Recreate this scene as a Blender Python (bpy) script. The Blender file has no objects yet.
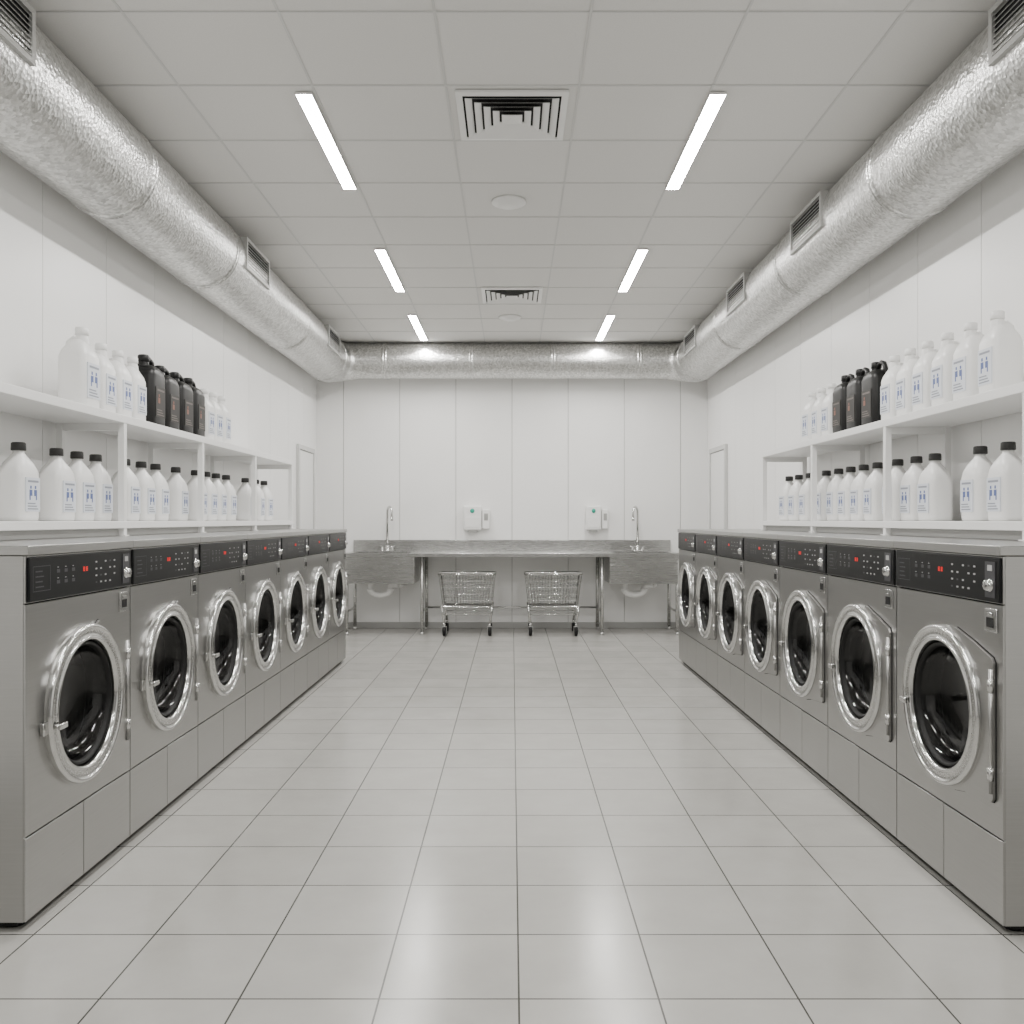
import bpy, bmesh, math, random
from mathutils import Vector, Matrix
random.seed(3)
S = bpy.context.scene
COL = S.collection

# ------------------------------------------------------------------ materials
def mat(name, color=(.8,.8,.8), rough=.5, metal=0., emit=None, estr=0., coat=0., spec=None):
    m = bpy.data.materials.new(name); m.use_nodes = True
    b = m.node_tree.nodes['Principled BSDF']
    b.inputs['Base Color'].default_value = (*color, 1)
    b.inputs['Roughness'].default_value = rough
    b.inputs['Metallic'].default_value = metal
    if coat: b.inputs['Coat Weight'].default_value = coat
    if spec is not None: b.inputs['Specular IOR Level'].default_value = spec
    if emit:
        b.inputs['Emission Color'].default_value = (*emit, 1)
        b.inputs['Emission Strength'].default_value = estr
    return m

def nodes(m):
    return m.node_tree.nodes, m.node_tree.links, m.node_tree.nodes['Principled BSDF']

def noise_bump(m, scale=(1,1,1), nscale=50, strength=.1, dist=.002, rough=None, col=None):
    N, L, b = nodes(m)
    tc = N.new('ShaderNodeTexCoord'); mp = N.new('ShaderNodeMapping')
    mp.inputs['Scale'].default_value = scale
    L.new(tc.outputs['Object'], mp.inputs['Vector'])
    nz = N.new('ShaderNodeTexNoise'); nz.inputs['Scale'].default_value = nscale
    nz.inputs['Detail'].default_value = 4
    L.new(mp.outputs[0], nz.inputs['Vector'])
    if strength:
        bp = N.new('ShaderNodeBump'); bp.inputs['Strength'].default_value = strength
        bp.inputs['Distance'].default_value = dist
        L.new(nz.outputs['Fac'], bp.inputs['Height']); L.new(bp.outputs[0], b.inputs['Normal'])
    if rough:
        mr = N.new('ShaderNodeMapRange')
        mr.inputs['To Min'].default_value = rough[0]; mr.inputs['To Max'].default_value = rough[1]
        L.new(nz.outputs['Fac'], mr.inputs['Value']); L.new(mr.outputs[0], b.inputs['Roughness'])
    if col:
        cr = N.new('ShaderNodeValToRGB')
        cr.color_ramp.elements[0].position = .3; cr.color_ramp.elements[1].position = .7
        cr.color_ramp.elements[0].color = (*col[0], 1); cr.color_ramp.elements[1].color = (*col[1], 1)
        L.new(nz.outputs['Fac'], cr.inputs['Fac']); L.new(cr.outputs[0], b.inputs['Base Color'])
    return m

M_STEEL = noise_bump(mat('brushed_steel', (.4,.4,.39), .3, 1.), (1.2,1.2,50), 4, 0, 0, (.26,.32), ((.415,.413,.405),(.440,.438,.430)))
M_STEEL2 = noise_bump(mat('counter_steel', (.55,.55,.54), .28, 1.), (2,60,60), 3, 0, 0, (.24,.30), ((.52,.52,.51),(.56,.56,.55)))
M_DARK = mat('seam_dark', (.02,.02,.02), .7, spec=.2)
M_BLACK = mat('panel_black', (.007,.0075,.008), .35, spec=.22)
M_CHROME = noise_bump(mat('chrome', (.60,.60,.59), .14, 1.), (1,1,1), 12, 0, 0, (.10,.18))
M_RUBBER = noise_bump(mat('rubber_black', (.012,.012,.012), .5, spec=.25), (1,1,1), 60, .1, .001)
M_DRUM = noise_bump(mat('drum_steel', (.20,.20,.20), .45, 1.), (1,1,1), 90, .05, .001, (.38,.5))
M_PRINT = mat('panel_print', (.42,.42,.42), .5)
M_GREYP = mat('panel_grey', (.06,.06,.065), .4, spec=.3)
M_RED = mat('led_red', (.6,.02,.02), .4, emit=(1,.03,.02), estr=.5)
M_WHITE = noise_bump(mat('white_paint', (.84,.84,.83), .35), (1,1,1), 80, .03, .001)
M_WALL = noise_bump(mat('wall_panel_white', (.84,.84,.83), .33), (1,1,1), 3, .03, .01, (.28,.4), ((.865,.863,.852),(.885,.883,.872)))
M_FRONT = noise_bump(mat('front_wall_grey', (.25,.25,.25), .5), (1,1,1), 3, .03, .01, None, ((.24,.24,.24),(.28,.28,.28)))  # unseen wall behind camera; grey chosen to darken steel reflections and machine ends
M_SEAM = mat('wall_joint', (.40,.40,.39), .6)
M_CEIL = noise_bump(mat('ceiling_tile', (.72,.715,.70), .85), (1,1,1), 140, .2, .002, None, ((.71,.703,.685),(.745,.738,.72)))
M_TBAR = mat('ceiling_tbar', (.60,.60,.59), .5)
M_LAMP = mat('lamp_emitter', (1,1,1), .5, emit=(1,.978,.94), estr=128.)
M_PLASTIC = noise_bump(mat('bottle_plastic_white', (.84,.84,.83), .33), (1,1,1), 20, .03, .002)
M_BLKPL = noise_bump(mat('bottle_plastic_black', (.009,.009,.009), .38, spec=.3), (1,1,1), 20, .05, .002)
M_CAP = mat('cap_grey', (.045,.045,.044), .45, spec=.3)
M_LABEL = mat('label_paper', (.70,.73,.79), .5)
M_BLUE = mat('label_ink_blue', (.10,.14,.34), .5)
M_INK = mat('label_ink_grey', (.28,.30,.35), .5)
M_INKD = mat('label_dark', (.04,.038,.036), .5, spec=.3)
M_INKD2 = mat('label_dark_print', (.15,.13,.12), .5, spec=.3)
M_ORANGE = mat('label_ink_orange', (.22,.09,.06), .5)
M_PVC = mat('pvc_white', (.85,.85,.84), .35)
M_GREEN = mat('logo_green', (.02,.35,.25), .4)

M_GLASS = bpy.data.materials.new('door_glass'); M_GLASS.use_nodes = True
N = M_GLASS.node_tree.nodes; L = M_GLASS.node_tree.links
for n in list(N): N.remove(n)
o = N.new('ShaderNodeOutputMaterial'); mx = N.new('ShaderNodeMixShader'); t = N.new('ShaderNodeBsdfTransparent')
g = N.new('ShaderNodeBsdfGlossy'); lw = N.new('ShaderNodeLayerWeight'); lw.inputs['Blend'].default_value = .5
pw = N.new('ShaderNodeMath'); pw.operation = 'POWER'; pw.inputs[1].default_value = 4
ma = N.new('ShaderNodeMath'); ma.operation = 'MULTIPLY_ADD'; ma.inputs[1].default_value = .5; ma.inputs[2].default_value = .045
t.inputs['Color'].default_value = (.55,.55,.55,1); g.inputs['Roughness'].default_value = .08
g.inputs['Color'].default_value = (.8,.8,.8,1)
L.new(lw.outputs['Facing'], pw.inputs[0]); L.new(pw.outputs[0], ma.inputs[0]); L.new(ma.outputs[0], mx.inputs[0])
L.new(t.outputs[0], mx.inputs[1]); L.new(g.outputs[0], mx.inputs[2]); L.new(mx.outputs[0], o.inputs[0])

# duct foil
M_DUCT = mat('duct_foil', (.80,.80,.79), .3, 1.)
N, L, b = nodes(M_DUCT)
tc = N.new('ShaderNodeTexCoord')
vo = N.new('ShaderNodeTexVoronoi'); vo.inputs['Scale'].default_value = 60
nz = N.new('ShaderNodeTexNoise'); nz.inputs['Scale'].default_value = 75; nz.inputs['Detail'].default_value = 3
L.new(tc.outputs['Object'], vo.inputs['Vector']); L.new(tc.outputs['Object'], nz.inputs['Vector'])
ad = N.new('ShaderNodeMath'); ad.operation = 'ADD'
L.new(vo.outputs['Distance'], ad.inputs[0]); L.new(nz.outputs['Fac'], ad.inputs[1])
bp = N.new('ShaderNodeBump'); bp.inputs['Strength'].default_value = .42; bp.inputs['Distance'].default_value = .0055
L.new(ad.outputs[0], bp.inputs['Height']); L.new(bp.outputs[0], b.inputs['Normal'])
cr = N.new('ShaderNodeValToRGB'); cr.color_ramp.elements[0].color = (.42,.42,.41,1); cr.color_ramp.elements[1].color = (.80,.80,.79,1)
L.new(vo.outputs['Color'], cr.inputs['Fac']); L.new(cr.outputs[0], b.inputs['Base Color'])

# floor tile
TS = .365
M_FLOOR = mat('floor_tile', (.5,.5,.49), .2)
N, L, b = nodes(M_FLOOR)
tc = N.new('ShaderNodeTexCoord'); mp = N.new('ShaderNodeMapping')
mp.inputs['Location'].default_value = (-.018 + TS*20, -2.349 + TS*20, 0)
L.new(tc.outputs['Object'], mp.inputs['Vector'])
br = N.new('ShaderNodeTexBrick'); br.offset = 0; br.squash = 1
br.inputs['Scale'].default_value = 1; br.inputs['Brick Width'].default_value = TS; br.inputs['Row Height'].default_value = TS
br.inputs['Mortar Size'].default_value = .0027; br.inputs['Mortar Smooth'].default_value = .1
br.inputs['Color1'].default_value = (.410,.404,.383,1); br.inputs['Color2'].default_value = (.445,.438,.416,1); br.inputs['Mortar'].default_value = (.06,.06,.055,1)
L.new(mp.outputs[0], br.inputs['Vector'])
nz = N.new('ShaderNodeTexNoise'); nz.inputs['Scale'].default_value = 3.5; nz.inputs['Detail'].default_value = 6; nz.inputs['Roughness'].default_value = .65
L.new(tc.outputs['Object'], nz.inputs['Vector'])
cr = N.new('ShaderNodeValToRGB'); cr.color_ramp.elements[0].position=.25; cr.color_ramp.elements[1].position=.75
cr.color_ramp.elements[0].color = (.88,.88,.88,1); cr.color_ramp.elements[1].color = (1.0,1.0,1.0,1)
L.new(nz.outputs['Fac'], cr.inputs['Fac'])
mu = N.new('ShaderNodeMix'); mu.data_type='RGBA'; mu.blend_type='MULTIPLY'; mu.inputs[0].default_value=1
L.new(br.outputs['Color'], mu.inputs[6]); L.new(cr.outputs[0], mu.inputs[7]); L.new(mu.outputs[2], b.inputs['Base Color'])
mr = N.new('ShaderNodeMapRange'); mr.inputs['To Min'].default_value=.14; mr.inputs['To Max'].default_value=.28
L.new(nz.outputs['Fac'], mr.inputs['Value']); L.new(mr.outputs[0], b.inputs['Roughness'])
inv = N.new('ShaderNodeMath'); inv.operation='SUBTRACT'; inv.inputs[0].default_value=1
L.new(br.outputs['Fac'], inv.inputs[1])
bp = N.new('ShaderNodeBump'); bp.inputs['Strength'].default_value=.4; bp.inputs['Distance'].default_value=.002
L.new(inv.outputs[0], bp.inputs['Height']); L.new(bp.outputs[0], b.inputs['Normal'])

# ------------------------------------------------------------------ mesh builder
class MB:
    def __init__(s): s.bm = bmesh.new(); s.mats = []
    def mi(s, m):
        if m not in s.mats: s.mats.append(m)
        return s.mats.index(m)
    def box(s, lo, hi, m, bev=0, seg=2):
        i = s.mi(m); bm = s.bm
        x0,y0,z0 = lo; x1,y1,z1 = hi
        v = [bm.verts.new(p) for p in ((x0,y0,z0),(x1,y0,z0),(x1,y1,z0),(x0,y1,z0),(x0,y0,z1),(x1,y0,z1),(x1,y1,z1),(x0,y1,z1))]
        fs = [bm.faces.new([v[k] for k in q]) for q in ((3,2,1,0),(4,5,6,7),(0,1,5,4),(1,2,6,5),(2,3,7,6),(3,0,4,7))]
        for f in fs: f.material_index = i
        if bev:
            es = {e for f in fs for e in f.edges}
            r = bmesh.ops.bevel(bm, geom=list(es), offset=bev, segments=seg, affect='EDGES', profile=.5)
            for f in r['faces']: f.material_index = i; f.smooth = True
        return v
    def poly(s, pts, m, smooth=False):
        f = s.bm.faces.new([s.bm.verts.new(p) for p in pts]); f.material_index = s.mi(m); f.smooth = smooth
        return f
    def prism(s, pts, d, m):
        i = s.mi(m); d = Vector(d)
        a = [s.bm.verts.new(p) for p in pts]; b = [s.bm.verts.new(Vector(p)+d) for p in pts]
        n = len(pts); fs = [s.bm.faces.new(a[::-1]), s.bm.faces.new(b)]
        for k in range(n): fs.append(s.bm.faces.new((a[k], a[(k+1)%n], b[(k+1)%n], b[k])))
        for f in fs: f.material_index = i
    def loft(s, rings, m, closed=True, caps=(True,True), smooth=True):
        i = s.mi(m); R = [[s.bm.verts.new(p) for p in r] for r in rings]
        n = len(R[0])
        for a,b in zip(R[:-1], R[1:]):
            for k in range(n if closed else n-1):
                f = s.bm.faces.new((a[k], a[(k+1)%n], b[(k+1)%n], b[k])); f.material_index = i; f.smooth = smooth
        if caps[0]: f = s.bm.faces.new(R[0][::-1]); f.material_index = i
        if caps[1]: f = s.bm.faces.new(R[-1]); f.material_index = i
        return R
    def lathe(s, prof, org, axis, m, n=32, caps=(False,False), smooth=True):
        axis = Vector(axis).normalized(); org = Vector(org)
        u = axis.orthogonal().normalized(); w = axis.cross(u)
        rings = [[org + axis*a + (u*math.cos(2*math.pi*k/n) + w*math.sin(2*math.pi*k/n))*max(r,1e-4) for k in range(n)] for a,r in prof]
        s.loft(rings, m, True, caps, smooth)
    def cyl(s, a, b, r, m, n=16):
        a = Vector(a); b = Vector(b); s.lathe([(0,r),((b-a).length,r)], a, b-a, m, n, (True,True))
    def tube(s, pts, r, m, n=8, caps=True, closed=False):
        P = [Vector(p) for p in pts]; rs = r if isinstance(r,(list,tuple)) else [r]*len(P)
        T = []
        for k in range(len(P)):
            if closed: t = P[(k+1)%len(P)]-P[k-1]
            elif k == 0: t = P[1]-P[0]
            elif k == len(P)-1: t = P[-1]-P[-2]
            else: t = (P[k+1]-P[k]).normalized()+(P[k]-P[k-1]).normalized()
            T.append(t.normalized())
        u = T[0].orthogonal().normalized(); rings = []
        for k in range(len(P)):
            u = (u - T[k]*u.dot(T[k])).normalized(); w = T[k].cross(u)
            rings.append([P[k] + (u*math.cos(2*math.pi*(j+.5)/n)+w*math.sin(2*math.pi*(j+.5)/n))*rs[k] for j in range(n)])
        if closed: rings.append(rings[0])
        s.loft(rings, m, True, (caps and not closed, caps and not closed), n>4)
    def mesh(s, name):
        bmesh.ops.recalc_face_normals(s.bm, faces=s.bm.faces)
        me = bpy.data.meshes.new(name); s.bm.to_mesh(me); s.bm.free()
        for m in s.mats: me.materials.append(m)
        return me
    def obj(s, name, loc=(0,0,0), rot=0):
        return place(s.mesh(name), name, loc, rot)
def place(me, name, loc=(0,0,0), rot=0, sc=(1,1,1)):
    o = bpy.data.objects.new(name, me); COL.objects.link(o)
    o.location = loc; o.rotation_euler = (0,0,rot); o.scale = sc
    return o

# ------------------------------------------------------------------ room shell
RW, YB, YF, RH = 2.263, 10.42, -1.8, 3.25
b = MB(); b.box((-RW-.12, YF-.12, -.1), (RW+.12, YB+.12, 0), M_FLOOR); b.obj('floor')
b = MB(); b.box((-RW-.12, YF-.12, RH), (RW+.12, YB+.12, RH+.1), M_CEIL); b.obj('ceiling')
def side_wall(sg, name):
    b = MB()
    xs = sorted((sg*RW + sg*.012, sg*(RW+.12))); b.box((xs[0], YF, 0), (xs[1], YB, RH), M_SEAM)
    y0 = 4.34 - .68*10; k = 0
    while y0 + .68*k < YB:
        a = max(y0+.68*k+.0025, YF+.001); c = min(y0+.68*(k+1)-.0025, YB-.001)
        if c > a:
            xs = sorted((sg*RW, sg*(RW+.012))); b.box((xs[0], a, 0.0), (xs[1], c, RH), M_WALL)
        k += 1
    b.obj(name)
side_wall(-1, 'wall_left'); side_wall(1, 'wall_right')
def end_wall(y, sg, name, m):
    b = MB()
    ys = sorted((y+sg*.012, y+sg*.12)); b.box((-RW-.12, ys[0], 0), (RW+.12, ys[1], RH), M_SEAM)
    for k in range(-4,4):
        a = max(k*.65+.003, -RW); c = min((k+1)*.65-.003, RW)
        ys = sorted((y, y+sg*.012)); b.box((a, ys[0], 0), (c, ys[1], RH), m)
    b.obj(name)
end_wall(YB, 1, 'wall_back', M_WALL); end_wall(YF, -1, 'wall_front', M_FRONT)
b = MB(); b.box((-RW+.013, YB-.012, 0), (RW-.013, YB, .07), M_SEAM, .003); b.obj('baseboard_back')
b = MB(); b.box((-RW, YF, 0), (-RW+.012, 9.43, .07), M_SEAM, .003); b.obj('baseboard_left')
b = MB(); b.box((RW-.012, YF, 0), (RW, 9.43, .07), M_SEAM, .003); b.obj('baseboard_right')

# ceiling grid
b = MB()
for k in range(-4,4):
    x = .31 + .615*k
    b.box((x-.0055, YF, RH-.003), (x+.0055, YB, RH), M_TBAR)
k = -10
while 4.14+.6*k < YB:
    y = 4.14+.6*k
    if y > YF: b.box((-RW, y-.0055, RH-.0035), (RW, y+.0055, RH), M_TBAR)
    k += 1
b.obj('ceiling_grid')

# ceiling lights
def lamp_mesh():
    b = MB()
    b.box((-.040, -.606, -.012), (.040, .606, 0), M_WHITE, .002)
    b.poly([(-.036,-.6,-.0125),(-.036,.6,-.0125),(.036,.6,-.0125),(.036,-.6,-.0125)], M_LAMP)
    return b.mesh('ceiling_light')
me = lamp_mesh()
for yc in (0, 2.4, 4.8, 7.22, 9.34):
    for x in (-.972, .962): place(me, 'ceiling_light', (x, yc, RH-.0035))

# ceiling diffusers
def diffuser():
    b = MB(); W, D = .265, .265
    b.box((-W+.02,-D+.02,-.003),(W-.02,D-.02,0), M_DARK)
    n = 6
    for i in range(n):
        o = W - i*.043; q = o-.032
        if i == n-1: q = 0.001
        z0, z1 = (-.016, -.012) if i == 0 else (-.008, -.022)
        for r in range(4):
            R = Matrix.Rotation(r*math.pi/2, 3, 'Z')
            pts = [R@Vector(p) for p in ((-o,-o,z1 if i else -.012),(o,-o,z1 if i else -.012),(q,-q,z0),(-q,-q,z0))]
            b.poly(pts, M_WHITE)
            b.poly([p+Vector((0,0,.003)) for p in pts], M_WHITE)
            if i == 0: b.poly([R@Vector(p) for p in ((-o,-o,0),(o,-o,0),(o,-o,-.012),(-o,-o,-.012))], M_WHITE)
    return b.mesh('air_diffuser')
me = diffuser()
place(me, 'air_diffuser', (0, 4.44, RH-.0035)); place(me, 'air_diffuser', (0, 7.98, RH-.0035))
b = MB(); b.lathe([(0,.105),(-.012,.11),(-.02,.1),(-.022,.075),(-.034,.065),(-.038,.03),(-.038,0)], (0,0,0), (0,0,1), M_WHITE, 32, (True,False))
me = b.mesh('smoke_detector')
place(me, 'smoke_detector', (-.02, 5.64, RH)); place(me, 'smoke_detector', (-.02, 8.85, RH))

# ------------------------------------------------------------------ duct (U shape)
b = MB(); CX, CZ, DR = 2.02, 3.004, .240
ER = .28; EY = 9.89; BZ = 3.046-CZ
def duct_side(sg):
    pts = [(sg*CX, YF+.01, CZ)] + [(sg*CX, y, CZ) for y in (0,2,4,6,8,EY)]; rs = [DR]*7
    for a in range(1,9):
        t = a/8*math.pi/2
        pts.append((sg*(CX-ER*(1-math.cos(t))), EY+ER*math.sin(t), CZ+BZ*a/8)); rs.append(DR-.038*a/8)
    return pts, rs
pl, rl = duct_side(-1); pr, rr = duct_side(1)
P = pl + [(-1.42,10.17,CZ+BZ),(-.7,10.17,CZ+BZ),(0,10.17,CZ+BZ),(.7,10.17,CZ+BZ),(1.42,10.17,CZ+BZ)] + pr[::-1]
R = rl + [.200,.200,.200,.200,.200] + rr[::-1]
b.tube(P, R, M_DUCT, 44)
def collar(c, ax, r):
    b.lathe([(-.030,r-.004),(-.024,r+.004),(-.009,r+.008),(-.004,r+.001),(.004,r+.001),(.009,r+.008),(.024,r+.004),(.030,r-.004)], c, ax, M_DUCT, 44)
for y in (1.2, 3.0, 4.5, 5.85, 7.95, 9.7): collar((-CX,y,CZ),(0,1,0),DR)
for y in (1.2, 3.0, 4.5, 6.1, 7.95, 9.7): collar((CX,y,CZ),(0,1,0),DR)
for x in (-1.42,-.45,.45,1.42): collar((x,10.17,CZ+BZ),(1,0,0),.200)
M_GR = mat('grille_metal', (.42,.42,.41), .4, .6)
def grille(sg, yc, ln=.56, h=.2):
    f = 1 if sg < 0 else -1
    x0 = sg*CX + f*.17; x1 = sg*CX + f*.250; zc = CZ+.035
    def bx(y0,y1,z0,z1,xa,xb,m): b.box((min(xa,xb),y0,z0),(max(xa,xb),y1,z1),m)
    bx(yc-ln/2, yc+ln/2, zc-h/2, zc+h/2, x0, x1-f*.014, M_DARK)
    t = .018
    bx(yc-ln/2-.005,yc+ln/2+.005,zc+h/2-t,zc+h/2+.003,x0,x1,M_GR); bx(yc-ln/2-.005,yc+ln/2+.005,zc-h/2-.003,zc-h/2+t,x0,x1,M_GR)
    bx(yc-ln/2-.005,yc-ln/2+t,zc-h/2+t,zc+h/2-t,x0,x1,M_GR); bx(yc+ln/2-t,yc+ln/2+.005,zc-h/2+t,zc+h/2-t,x0,x1,M_GR)
    n = 8
    for i in range(n):
        z = zc-h/2+t+(h-2*t)*(i+.5)/n
        b.prism([(x1-f*.012,yc-ln/2+t,z+.002),(x1-f*.004,yc-ln/2+t,z-.003),(x1-f*.004,yc-ln/2+t,z-.0005),(x1-f*.012,yc-ln/2+t,z+.0045)],(0,ln-2*t,0),M_GR)
for y in (3.06, 6.3, 9.0): grille(-1, y)
for y in (3.06, 5.45, 7.15, 9.0): grille(1, y)
b.obj('ventilation_duct')

# ------------------------------------------------------------------ washing machine
MW = .7514; HW = MW/2 - .0015
def washer():
    b = MB(); D = -.755; DC = .623; DY = 0
    def carcass_front(x, y0, y1, z0, z1, r, m, xb=None):
        n = 64; ins = []; out = []
        for k in range(n):
            a = 2*math.pi*k/n; c, s_ = math.cos(a), math.sin(a)
            ins.append((DY+c*r, DC+s_*r))
            t = 1e9
            if c > 1e-6: t = min(t, (y1-DY)/c)
            if c < -1e-6: t = min(t, (y0-DY)/c)
            if s_ > 1e-6: t = min(t, (z1-DC)/s_)
            if s_ < -1e-6: t = min(t, (z0-DC)/s_)
            out.append([DY+c*t, DC+s_*t])
        for cy,cz in ((y0,z0),(y1,z0),(y1,z1),(y0,z1)):
            k = min(range(n), key=lambda q:(out[q][0]-cy)**2+(out[q][1]-cz)**2); out[k] = [cy,cz]
        rings = [[(x,p[0],p[1]) for p in ins], [(x,p[0],p[1]) for p in out]]
        if xb is not None:
            rings = [[(xb,p[0],p[1]) for p in ins]] + rings + [[(xb,p[0],p[1]) for p in out]]
        b.loft(rings, m, True, (False,False), False)
    b.box((D,-HW,.03),(-.006,-HW+.01,1.14),M_STEEL); b.box((D,HW-.01,.03),(-.006,HW,1.14),M_STEEL)
    b.box((D,-HW+.01,.03),(D+.01,HW-.01,1.14),M_STEEL); b.box((D+.01,-HW+.01,.03),(-.02,HW-.01,.04),M_DARK)
    b.box((-.02,-HW+.01,.03),(-.012,HW-.01,.284),M_DARK); b.box((-.02,-HW+.01,.99),(-.012,HW-.01,1.14),M_DARK)
    carcass_front(-.012, -HW+.01, HW-.01, .284, .99, .230, M_DARK)
    carcass_front(0, -HW+.0015, HW-.0015, .288, .991, .228, M_STEEL, -.01)
    b.box((-.012,-HW+.0015,.03),(0,-.002,.282),M_STEEL,.0015); b.box((-.012,.002,.03),(0,HW-.0015,.282),M_STEEL,.0015)
    b.box((-.012,-HW+.0015,.996),(0,HW-.0015,1.14),M_STEEL,.0015)
    b.box((-.004,-HW+.010,.998),(.008,HW-.008,1.136),M_BLACK,.004)
    b.box((D,-HW-.0015,1.142),(.012,HW+.0015,1.172),M_STEEL,.003)
    X = .0085
    def pr(y0,y1,z0,z1,m,x=X): b.box((.007,y0,z0),(x,y1,z1),m)
    for (y0,y1,z0,z1) in ((-.345,-.24,1.105,1.107),(-.345,-.24,1.028,1.030),(-.345,-.343,1.028,1.107),(-.242,-.24,1.028,1.107)): pr(y0,y1,z0,z1,M_GREYP)
    for i in range(4): pr(-.33,-.33+.05-.008*(i%2),1.04+i*.016,1.044+i*.016,M_GREYP)
    for i in range(3):
        for j in range(2): pr(-.20+i*.05,-.18+i*.05,1.045+j*.035,1.056+j*.035,M_GREYP); pr(-.196+i*.05,-.188+i*.05,1.062+j*.035,1.0642+j*.035,M_PRINT)
    for yy in (-.020,.000):
        for (a,c,d,e) in ((0,.008,.013,.015),(0,.008,.0065,.0085),(0,.008,0,.002),(-.001,.0012,.0,.015),(.007,.0092,.0,.015)):
            pr(yy+a,yy+c,1.075+d,1.075+e,M_RED,.0092)
    for i in range(5):
        for j in range(4):
            if (i+j)%5 != 4: pr(.070+i*.036,.082+i*.036,1.028+j*.024,1.0335+j*.024,M_PRINT if (i*3+j)%4 else M_GREYP)
    pr(.288,.345,1.012,1.122,M_GREYP,.0105)
    pr(.304,.330,1.094,1.112,M_PRINT,.0115)
    b.lathe([(0,.021),(.004,.021),(.006,.017),(.014,.016),(.016,.014),(.016,0)],(.0100,.316,1.05),(1,0,0),M_CHROME,20)
    b.box((.024,.314,1.037),(.028,.318,1.063),M_CHROME,.001)
    # card slot
    b.box((-.002,.275,.905),(.005,.345,.978),M_CHROME,.002); b.box((.004,.283,.913),(.0062,.337,.970),M_STEEL)
    b.box((.004,.290,.920),(.0075,.330,.950),M_DARK); b.box((.004,.295,.955),(.009,.325,.965),M_CHROME,.001)
    # hinge plate, cut out around the door ring
    def plate(ri, g, x0, dx, m):
        arc = [(x0, DY+ri*math.cos(a), DC+ri*math.sin(a)) for a in [math.radians(-78+k*156/20) for k in range(21)]]
        outer = [(x0,.10,DC+.272+g),(x0,.20,DC+.245+g),(x0,.322+g,DC+.205+g),(x0,.333+g,DC+.19+g),(x0,.333+g,DC-.225-g),(x0,.322+g,DC-.236-g),(x0,.16,DC-.252-g),(x0,.08,DC-.268-g)]
        b.prism(arc+outer, (dx,0,0), m)
    plate(.252, 0, 0, .010, M_STEEL); plate(.250, .003, -.0005, .002, M_DARK)
    b.cyl((.012,.325,DC-.21),(.012,.325,DC+.17),.007,M_STEEL,14)
    for dz in (-.15,.12): b.cyl((.012,.325,DC+dz-.02),(.012,.325,DC+dz+.02),.010,M_CHROME,14)
    # door ring
    o = (0,DY,DC)
    b.lathe([(0,.266),(.012,.270),(.020,.269),(.026,.264),(.027,.259),(.025,.254),(.021,.251)],o,(1,0,0),M_CHROME,80)
    b.lathe([(.021,.251),(.019,.248),(.019,.230),(.021,.228)],o,(1,0,0),M_STEEL2,80)
    b.lathe([(.021,.228),(.025,.224),(.025,.220),(.021,.215),(.010,.212),(-.02,.210)],o,(1,0,0),M_CHROME,80)
    b.lathe([(-.02,.2105),(.004,.208),(.008,.204),(.004,.198),(-.010,.194),(-.03,.192)],o,(1,0,0),M_RUBBER,64)
    b.lathe([(-.005,.196),(-.022,.190),(-.045,.172),(-.065,.135),(-.075,.08),(-.078,.03),(-.078,0)],o,(1,0,0),M_GLASS,56)
    b.lathe([(-.02,.228),(-.05,.222),(-.065,.228),(-.095,.218)],o,(1,0,0),M_RUBBER,56)
    b.lathe([(-.095,.218),(-.10,.28),(-.12,.295),(-.42,.295),(-.43,.28),(-.43,0)],o,(1,0,0),M_DRUM,56)
    for a in range(3):
        t = a*2*math.pi/3+.5; c, s_ = math.cos(t), math.sin(t); q = .24
        b.tube([(-.13,DY+c*q*1.1,DC+s_*q*1.1),(-.42,DY+c*q*1.1,DC+s_*q*1.1)],.035,M_DRUM,8)
    # handle
    b.cyl((.018,-.236,DC-.03),(.040,-.236,DC-.03),.008,M_CHROME,12)
    b.box((.036,-.250,DC-.040),(.046,-.200,DC-.020),M_CHROME,.004)
    b.box((0,-.292,DC-.05),(.014,-.262,DC-.01),M_CHROME,.003)
    for x in (-.06, D+.06):
        for y in (-HW+.06, HW-.06):
            b.lathe([(0,.026),(.01,.026),(.012,.012),(.034,.012)],(x,y,0),(0,0,1),M_RUBBER,14,(True,True))
    b.box((D+.04,-HW+.02,.012),(-.035,HW-.02,.03),M_DARK)
    return b.mesh('washing_machine')
me = washer()
XF = 1.475
for i in range(7):
    place(me, 'washing_machine', (-XF, 2.725 + MW*(i+.5), 0), 0)
    place(me, 'washing_machine', (XF, 2.70 + MW*(i+.5), 0), math.pi)
MTOP = 1.172

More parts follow.
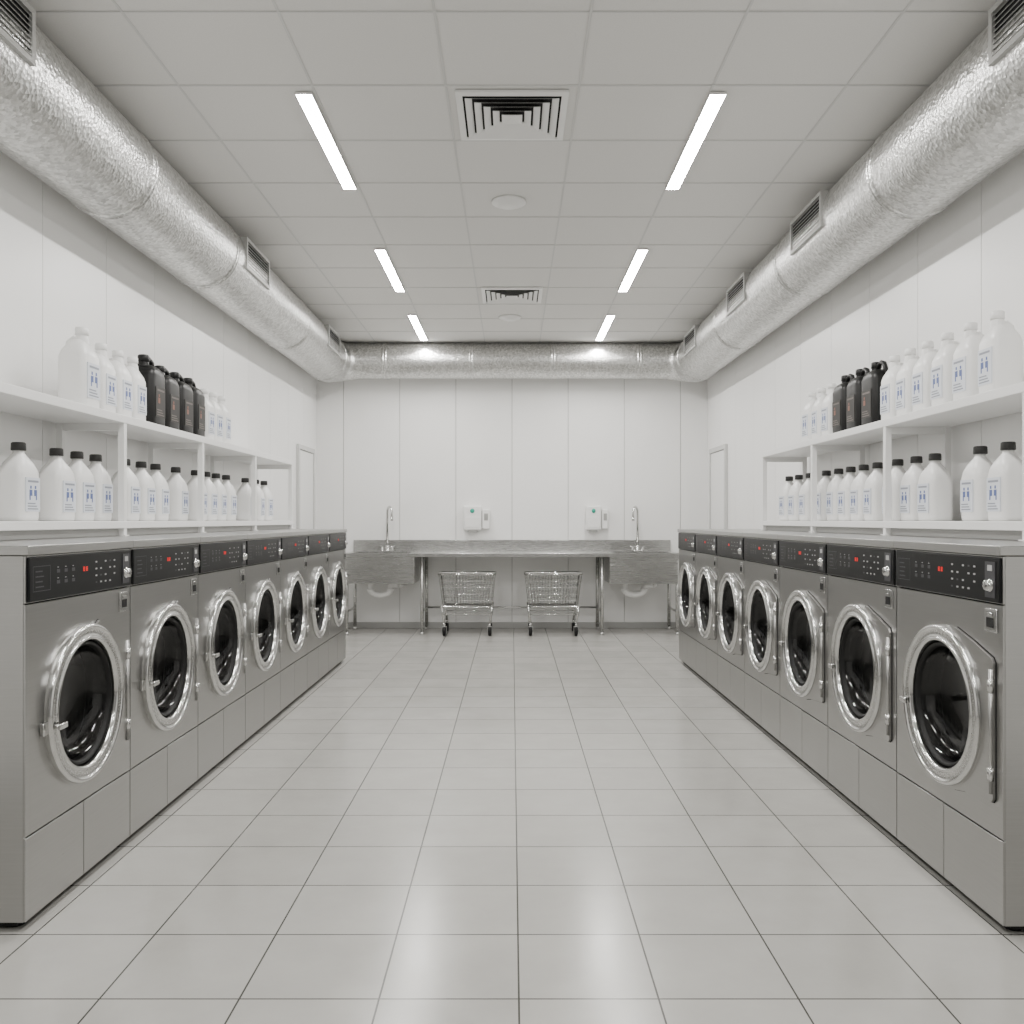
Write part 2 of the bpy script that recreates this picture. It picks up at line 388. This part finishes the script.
# ------------------------------------------------------------------ shelves
SL, SU = 1.245, 1.765
def shelf(ys, sg):
    b = MB(); xf, xb = 0, -.34
    def bx(lo, hi, m, bev=0):
        xa, xc = sorted((-sg*lo[0], -sg*hi[0])); b.box((xa,lo[1],lo[2]),(xc,hi[1],hi[2]),m,bev)
    for ztop, th in ((SL,.036),(SU,.04)):
        bx((xb, ys[0]-.02 if ztop==SU else 2.74, ztop-th),(xf, ys[-1]+.02, ztop), M_WHITE, .003)
    bx((-.045, 2.76, MTOP+.001),(-.030, ys[-1], SL-.036), M_SEAM)
    for y in ys:
        for x in (xf-.018, xb+.018):
            if y > 2.73:
                bx((x-.016,y-.016,MTOP+.004),(x+.016,y+.016,SL-.03),M_WHITE,.002)
                bx((x-.016,y-.016,SL),(x+.016,y+.016,SU-.039),M_WHITE,.002)
                bx((x-.025,y-.025,MTOP),(x+.025,y+.025,MTOP+.005),M_WHITE)
        bx((xb+.03,y-.012,SU-.075),(xf-.03,y+.012,SU-.04),M_WHITE)
    bx((xb, ys[0]-.02, SU),(xb+.012, ys[-1]+.02, SU+.03),M_WHITE)
    return b.mesh('storage_shelf')
place(shelf((2.17,3.29,4.43,5.55,6.69,7.80),-1), 'storage_shelf', (-1.90,0,0))
place(shelf((2.30,3.34,4.60,5.72,6.84),1), 'storage_shelf', (1.90,0,0))

# ------------------------------------------------------------------ bottles
def sect(hx, hy, z, e=3.6, n=28, ox=0, oy=0):
    out = []
    for k in range(n):
        a = 2*math.pi*k/n; c, s_ = math.cos(a), math.sin(a)
        out.append((ox+hx*math.copysign(abs(c)**(2/e), c), oy+hy*math.copysign(abs(s_)**(2/e), s_), z))
    return out
def label(b, x, w, z0, z1, ink, dark=False):
    b.box((x-.004,-w,z0),(x+.001,w,z1), M_LABEL if not dark else M_INKD)
    h = z1-z0; ik = M_INKD2 if dark else M_INK
    def k(y0,y1,a,c,m): b.box((x,y0*w,z0+a*h),(x+.0018,y1*w,z0+c*h),m)
    k(-.75,.75,.86,.92,ik)
    k(-.55,-.15,.46,.64,ink); k(-.45,-.25,.67,.76,ink)
    if not dark:
        k(.12,.52,.46,.64,ink); k(.22,.42,.67,.76,ink)
        k(-.55,-.40,.34,.46,ink); k(.37,.52,.34,.46,ink)
    for i in range(3): k(-.8,.7-.2*i,.06+i*.08,.095+i*.08,ik)
def bottle():
    b = MB()
    prof = [(.0,.052,.066,4),(.004,.058,.073,4),(.02,.060,.076,4),(.19,.060,.076,4),(.215,.057,.072,3.5),(.24,.048,.060,3),(.262,.034,.042,2.4),(.275,.026,.028,2),(.282,.022,.022,2),(.298,.022,.022,2)]
    b.loft([sect(hx,hy,z,e) for z,hx,hy,e in prof], M_PLASTIC)
    b.lathe([(.292,.027),(.294,.029),(.322,.028),(.326,.024),(.326,0)],(0,0,0),(0,0,1),M_CAP,24,(True,False))
    label(b,.0602,.054,.04,.18,M_BLUE)
    return b.mesh('detergent_bottle')
def jug(body, cap, ink, name, dark):
    b = MB()
    if dark:
        prof = [(.0,.062,.080,5),(.005,.069,.088,5),(.02,.071,.092,5),(.10,.071,.092,5),(.255,.071,.091,5),(.28,.066,.084,4),(.298,.052,.062,3.4),(.308,.034,.036,2.5)]
    else:
        prof = [(.0,.056,.066,4.5),(.005,.063,.073,4.5),(.02,.065,.076,4.5),(.10,.065,.076,4.5),(.225,.065,.075,4.5),(.25,.058,.068,4),(.28,.042,.050,3),(.30,.030,.034,2.4)]
    b.loft([sect(hx,hy,z,e) for z,hx,hy,e in prof], body)
    yo = -.035 if dark else 0; xo = 0 if dark else .012
    b.lathe([(.270,.032),(.305,.028),(.318,.024),(.325,.024)],(xo,yo,0),(0,0,1),body,20,(False,True))
    b.lathe([(.322,.026),(.324,.028),(.352,.027),(.356,.022),(.356,0)],(xo,yo,0),(0,0,1),cap,20,(True,False))
    if dark:
        b.tube([(0,-.01,.31),(0,.0,.335),(0,.03,.345),(0,.062,.335),(0,.078,.305),(0,.078,.26)],[.012,.013,.013,.013,.014,.016],body,10)
    else:
        b.tube([(.0,0,.305),(-.025,0,.308),(-.045,0,.292),(-.053,0,.262),(-.052,0,.235)],[.010,.011,.011,.011,.014],body,10)
    label(b,(.0712 if dark else .0652),(.060 if dark else .054),.05,.20,ink,dark)
    return b.mesh(name)
BOT = bottle(); JW = jug(M_PLASTIC, M_PLASTIC, M_BLUE, 'detergent_jug', False)
JB = jug(M_BLKPL, M_BLKPL, M_ORANGE, 'bleach_jug', True)
def put(me, name, sg, y, z, s=1.0, X=2.04, jit=.04):
    rot = (0 if sg < 0 else math.pi) + random.uniform(-jit,jit)
    place(me, name, (sg*X, y, z), rot, (s,s,s))
for y in (4.24,4.44,4.63,4.81): put(JW,'detergent_jug',-1,y,SU,1.10 if y<4.3 else 1.0)
for y in (5.02,5.25,5.48,5.70): put(JB,'bleach_jug',-1,y,SU,1.12 if y<5.1 else 1.06)
for y in (5.93,6.10,6.28): put(JW,'detergent_jug',-1,y,SU,.98)
for y in (3.76,3.98,4.19,4.39,4.58,4.77): put(JW,'detergent_jug',1,y,SU,1.0)
for y in (5.00,5.23,5.46): put(JB,'bleach_jug',1,y,SU,1.03)
for y in (5.70,5.89,6.08): put(JW,'detergent_jug',1,y,SU,.98)
for y in (3.72,4.03,4.22,4.41,4.74,4.95,5.15,5.46,5.80,6.0,6.2,6.42,6.88,7.16,7.40): put(BOT,'detergent_bottle',-1,y,SL,1.0)
for y in (3.70,3.92,4.34,4.54,4.76,5.02,5.22,5.42,5.62,5.84,6.16,6.40,6.62): put(BOT,'detergent_bottle',1,y,SL,1.0)

# ------------------------------------------------------------------ back counter with sinks
b = MB(); CT = .89; CF = 9.74; CB = 10.40; CE = 1.83
sx0, sx1 = 1.12, 1.74; sy0, sy1 = CF+.08, CB-.16
b.box((-sx0,CF,CT-.04),(sx0,CB,CT),M_STEEL2,.004)
for sg in (-1,1):
    def bx(xa,xb,y0,y1,z0,z1,bev=0): b.box((min(sg*xa,sg*xb),y0,z0),(max(sg*xa,sg*xb),y1,z1),M_STEEL2,bev)
    bx(sx0,sx1,CF,sy0,CT-.04,CT); bx(sx0,sx1,sy1,CB,CT-.04,CT); bx(sx1,CE,CF,CB,CT-.04,CT)
    bx(sx0-.06,1.80,CF+.012,CF+.03,CT-.33,CT-.04,.003)
    bx(sx0-.01,sx0,sy0,sy1,CT-.30,CT-.041); bx(sx1,sx1+.01,sy0,sy1,CT-.30,CT-.041)
    bx(sx0-.01,sx1+.01,sy0-.01,sy0,CT-.30,CT-.041); bx(sx0-.01,sx1+.01,sy1,sy1+.01,CT-.30,CT-.041)
    bx(sx0-.01,sx1+.01,sy0-.01,sy1+.01,CT-.31,CT-.30)
    bx(sx0-.06,sx0-.045,CF+.03,CB-.05,CT-.33,CT-.04); bx(1.785,1.80,CF+.03,CB-.05,CT-.33,CT-.04)
    for x in (.98, 1.80):
        for y in (CF+.06, CB-.08):
            b.cyl((sg*x,y,.02),(sg*x,y,CT-.04),.019,M_STEEL2,14)
            b.lathe([(0,.026),(.012,.026),(.03,.02)],(sg*x,y,0),(0,0,1),M_STEEL2,14,(True,True))
        b.cyl((sg*x,CF+.06,.25),(sg*x,CB-.08,.25),.012,M_STEEL2,10)
b.box((-CE,CB-.012,CT),(CE,CB+.006,CT+.13),M_STEEL2,.003)
b.cyl((-.98,CB-.08,.25),(.98,CB-.08,.25),.012,M_STEEL2,10)
b.obj('steel_counter')

def faucet():
    b = MB()
    b.lathe([(0,.032),(.01,.032),(.016,.024),(.06,.021),(.07,.016)],(0,0,0),(0,0,1),M_CHROME,20,(True,True))
    b.box((-.075,-.022,0),(.075,.022,.018),M_CHROME,.006)
    for sx in (-1,1):
        b.lathe([(.015,.016),(.05,.014),(.055,.012)],(sx*.06,0,0),(0,0,1),M_CHROME,14,(False,True))
        b.tube([(sx*.06,0,.05),(sx*.085,-.02,.06)],.006,M_CHROME,8)
    pts = [(0,0,.06),(0,0,.44)]
    for k in range(1,11):
        t = k/10*math.pi*1.05; pts.append((.0,-.07+.07*math.cos(t),.44+.07*math.sin(t)))
    pts.append((0,-.142,.38))
    b.tube(pts,.013,M_CHROME,12)
    b.lathe([(0,.016),(.04,.016)],(0,-.1425,.35),(0,0,1),M_CHROME,12,(True,True))
    return b.mesh('sink_faucet')
me = faucet()
place(me,'sink_faucet',(-1.43,10.32,CT+.001),.5); place(me,'sink_faucet',(1.44,10.32,CT+.001),-.5)

def trap():
    b = MB(); r = .034
    pts = [(0,0,0),(0,0,-.07)]
    for k in range(0,9):
        t = math.pi*k/8; pts.append((.11-.11*math.cos(t),0,-.10-.06*math.sin(t)))
    pts += [(.22,0,-.08),(.23,0,-.06),(.25,0,-.05),(.31,0,-.05)]
    b.tube(pts,r,M_PVC,14)
    b.tube([(.30,0,-.05),(.325,.02,-.05),(.335,.05,-.05),(.335,.41,-.05)],r,M_PVC,14)
    for z in (-.02,-.09): b.cyl((0,0,z-.02),(0,0,z+.0),.042,M_PVC,16)
    b.cyl((.22,0,-.11),(.22,0,-.085),.042,M_PVC,16)
    return b.mesh('drain_pipe')
me = trap()
place(me,'drain_pipe',(-1.57,10.0,CT-.311)); place(me,'drain_pipe',(1.25,10.0,CT-.311))

def dispenser():
    b = MB()
    b.box((-.15,-.10,-.13),(.06,0,.15),M_WHITE,.018,3)
    b.box((.068,-.085,-.12),(.155,0,.11),M_WHITE,.014,3)
    b.box((-.13,-.104,-.10),(.04,-.098,.02),M_PLASTIC,.003)
    b.lathe([(0,.026),(.003,.026),(.003,0)],(-.045,-.1,.09),(0,-1,0),M_GREEN,20)
    b.box((-.10,-.085,-.155),(.01,-.02,-.128),M_GR,.004)
    b.box((.09,-.088,-.02),(.135,-.084,.06),M_GR,.001)
    b.box((.06,-.05,-.1),(.07,0,.09),M_GR)
    return b.mesh('soap_dispenser')
me = dispenser()
place(me,'soap_dispenser',(-.41,YB-.002,1.265)); place(me,'soap_dispenser',(.975,YB-.002,1.265),0,(.85,1,1))

# ------------------------------------------------------------------ laundry cart
def cart():
    b = MB(); zt, zb = .665, .31
    tx, ty, bx_, by = .305, .24, .265, .20
    def ring(hx, hy, z, r): 
        c=.03; pts=[]
        for sx,sy in ((1,1),(-1,1),(-1,-1),(1,-1)):
            q=[(sx*hx,sy*(hy-c),z),(sx*(hx-c),sy*hy,z)]
            if sx*sy<0: q=q[::-1]
            pts+=q
        b.tube(pts,r,M_CHROME,8,closed=True)
    ring(tx,ty,zt,.010); ring(bx_,by,zb,.007)
    for f in (.2,.4,.6,.8):
        ring(bx_+(tx-bx_)*f, by+(ty-by)*f, zb+(zt-zb)*f, .0034)
    w=.0026
    for k in range(17):
        f=-1+2*k/16
        for sy in (-1,1): b.tube([(f*(bx_-.015),sy*by,zb),(f*(tx-.015),sy*ty,zt)],w,M_CHROME,4)
        b.tube([(f*(bx_-.01),-by,zb),(f*(bx_-.01),by,zb)],w,M_CHROME,4)
    for k in range(13):
        f=-1+2*k/12
        for sx in (-1,1): b.tube([(sx*bx_,f*(by-.015),zb),(sx*tx,f*(ty-.015),zt)],w,M_CHROME,4)
        b.tube([(-bx_,f*(by-.01),zb),(bx_,f*(by-.01),zb)],w,M_CHROME,4)
    for sx in (-1,1):
        for sy in (-1,1):
            b.tube([(sx*.27,sy*.205,zb+.02),(sx*.262,sy*.2,.24),(sx*.245,sy*.2,.13)],.012,M_CHROME,10)
            x,y=sx*.245,sy*.2
            b.cyl((x,y,.10),(x,y,.135),.014,M_CHROME,12)
            b.box((x-.026,y-.02,.096),(x+.026,y+.02,.103),M_GR,.001)
            for d in (-.024,.024): b.box((x+d-.002,y-.016,.04),(x+d+.002,y+.016,.1),M_GR)
            b.lathe([(-.018,.03),(-.017,.046),(-.010,.052),(.010,.052),(.017,.046),(.018,.03)],(x,y,.052),(1,0,0),M_RUBBER,24,(True,True))
            b.cyl((x-.028,y,.052),(x+.028,y,.052),.011,M_CHROME,10)
        b.tube([(sx*.25,-.2,.16),(sx*.25,.2,.16)],.008,M_CHROME,8)
    for sy in (-1,1): b.tube([(-.262,sy*.2,.235),(.262,sy*.2,.235)],.006,M_CHROME,8)
    b.tube([(-.29,-.235,zt),(-.29,-.27,zt+.02),(.29,-.27,zt+.02),(.29,-.235,zt)],.012,M_CHROME,10)
    return b.mesh('laundry_cart')
me = cart()
place(me,'laundry_cart',(-.485,9.90,0)); place(me,'laundry_cart',(.445,9.90,0))

# ------------------------------------------------------------------ doors on the side walls
M_FRAME = mat('door_frame_grey', (.6,.6,.59), .45)
def door(sg, name):
    b = MB(); y0,y1,h = 9.47,10.18,2.02; W = RW-.001
    def bx(xa,xb,ya,yb,za,zb,m,bev=0): b.box((min(sg*xa,sg*xb),ya,za),(max(sg*xa,sg*xb),yb,zb),m,bev)
    bx(W-.03,W,y0-.03,y0+.02,0,h+.03,M_FRAME,.003); bx(W-.03,W,y1-.02,y1+.03,0,h+.03,M_FRAME,.003); bx(W-.03,W,y0+.02,y1-.02,h-.02,h+.03,M_FRAME,.003)
    bx(W-.006,W,y0+.02,y1-.02,.006,h-.02,M_DARK)
    bx(W-.018,W-.005,y0+.024,y1-.024,.008,h-.025,M_WHITE,.003)
    b.cyl((sg*(RW-.02),y0+.08,1.0),(sg*(RW-.07),y0+.08,1.0),.01,M_CHROME,10)
    b.cyl((sg*(RW-.066),y0+.075,1.0),(sg*(RW-.066),y0+.19,1.0),.009,M_CHROME,10)
    b.obj(name)
door(-1,'door_1'); door(1,'door_2')

# ------------------------------------------------------------------ world & camera
w = bpy.data.worlds.new('world'); S.world = w; w.use_nodes = True
w.node_tree.nodes['Background'].inputs[0].default_value = (.8,.8,.8,1)
w.node_tree.nodes['Background'].inputs[1].default_value = .3
cam = bpy.data.cameras.new('camera'); co = bpy.data.objects.new('camera', cam); COL.objects.link(co)
co.location = (0,0,1.25); co.rotation_euler = (math.pi/2,0,0)
cam.sensor_width = 36; cam.lens = 900/1024*36; cam.shift_y = 8/1024; cam.clip_start = .05
S.camera = co
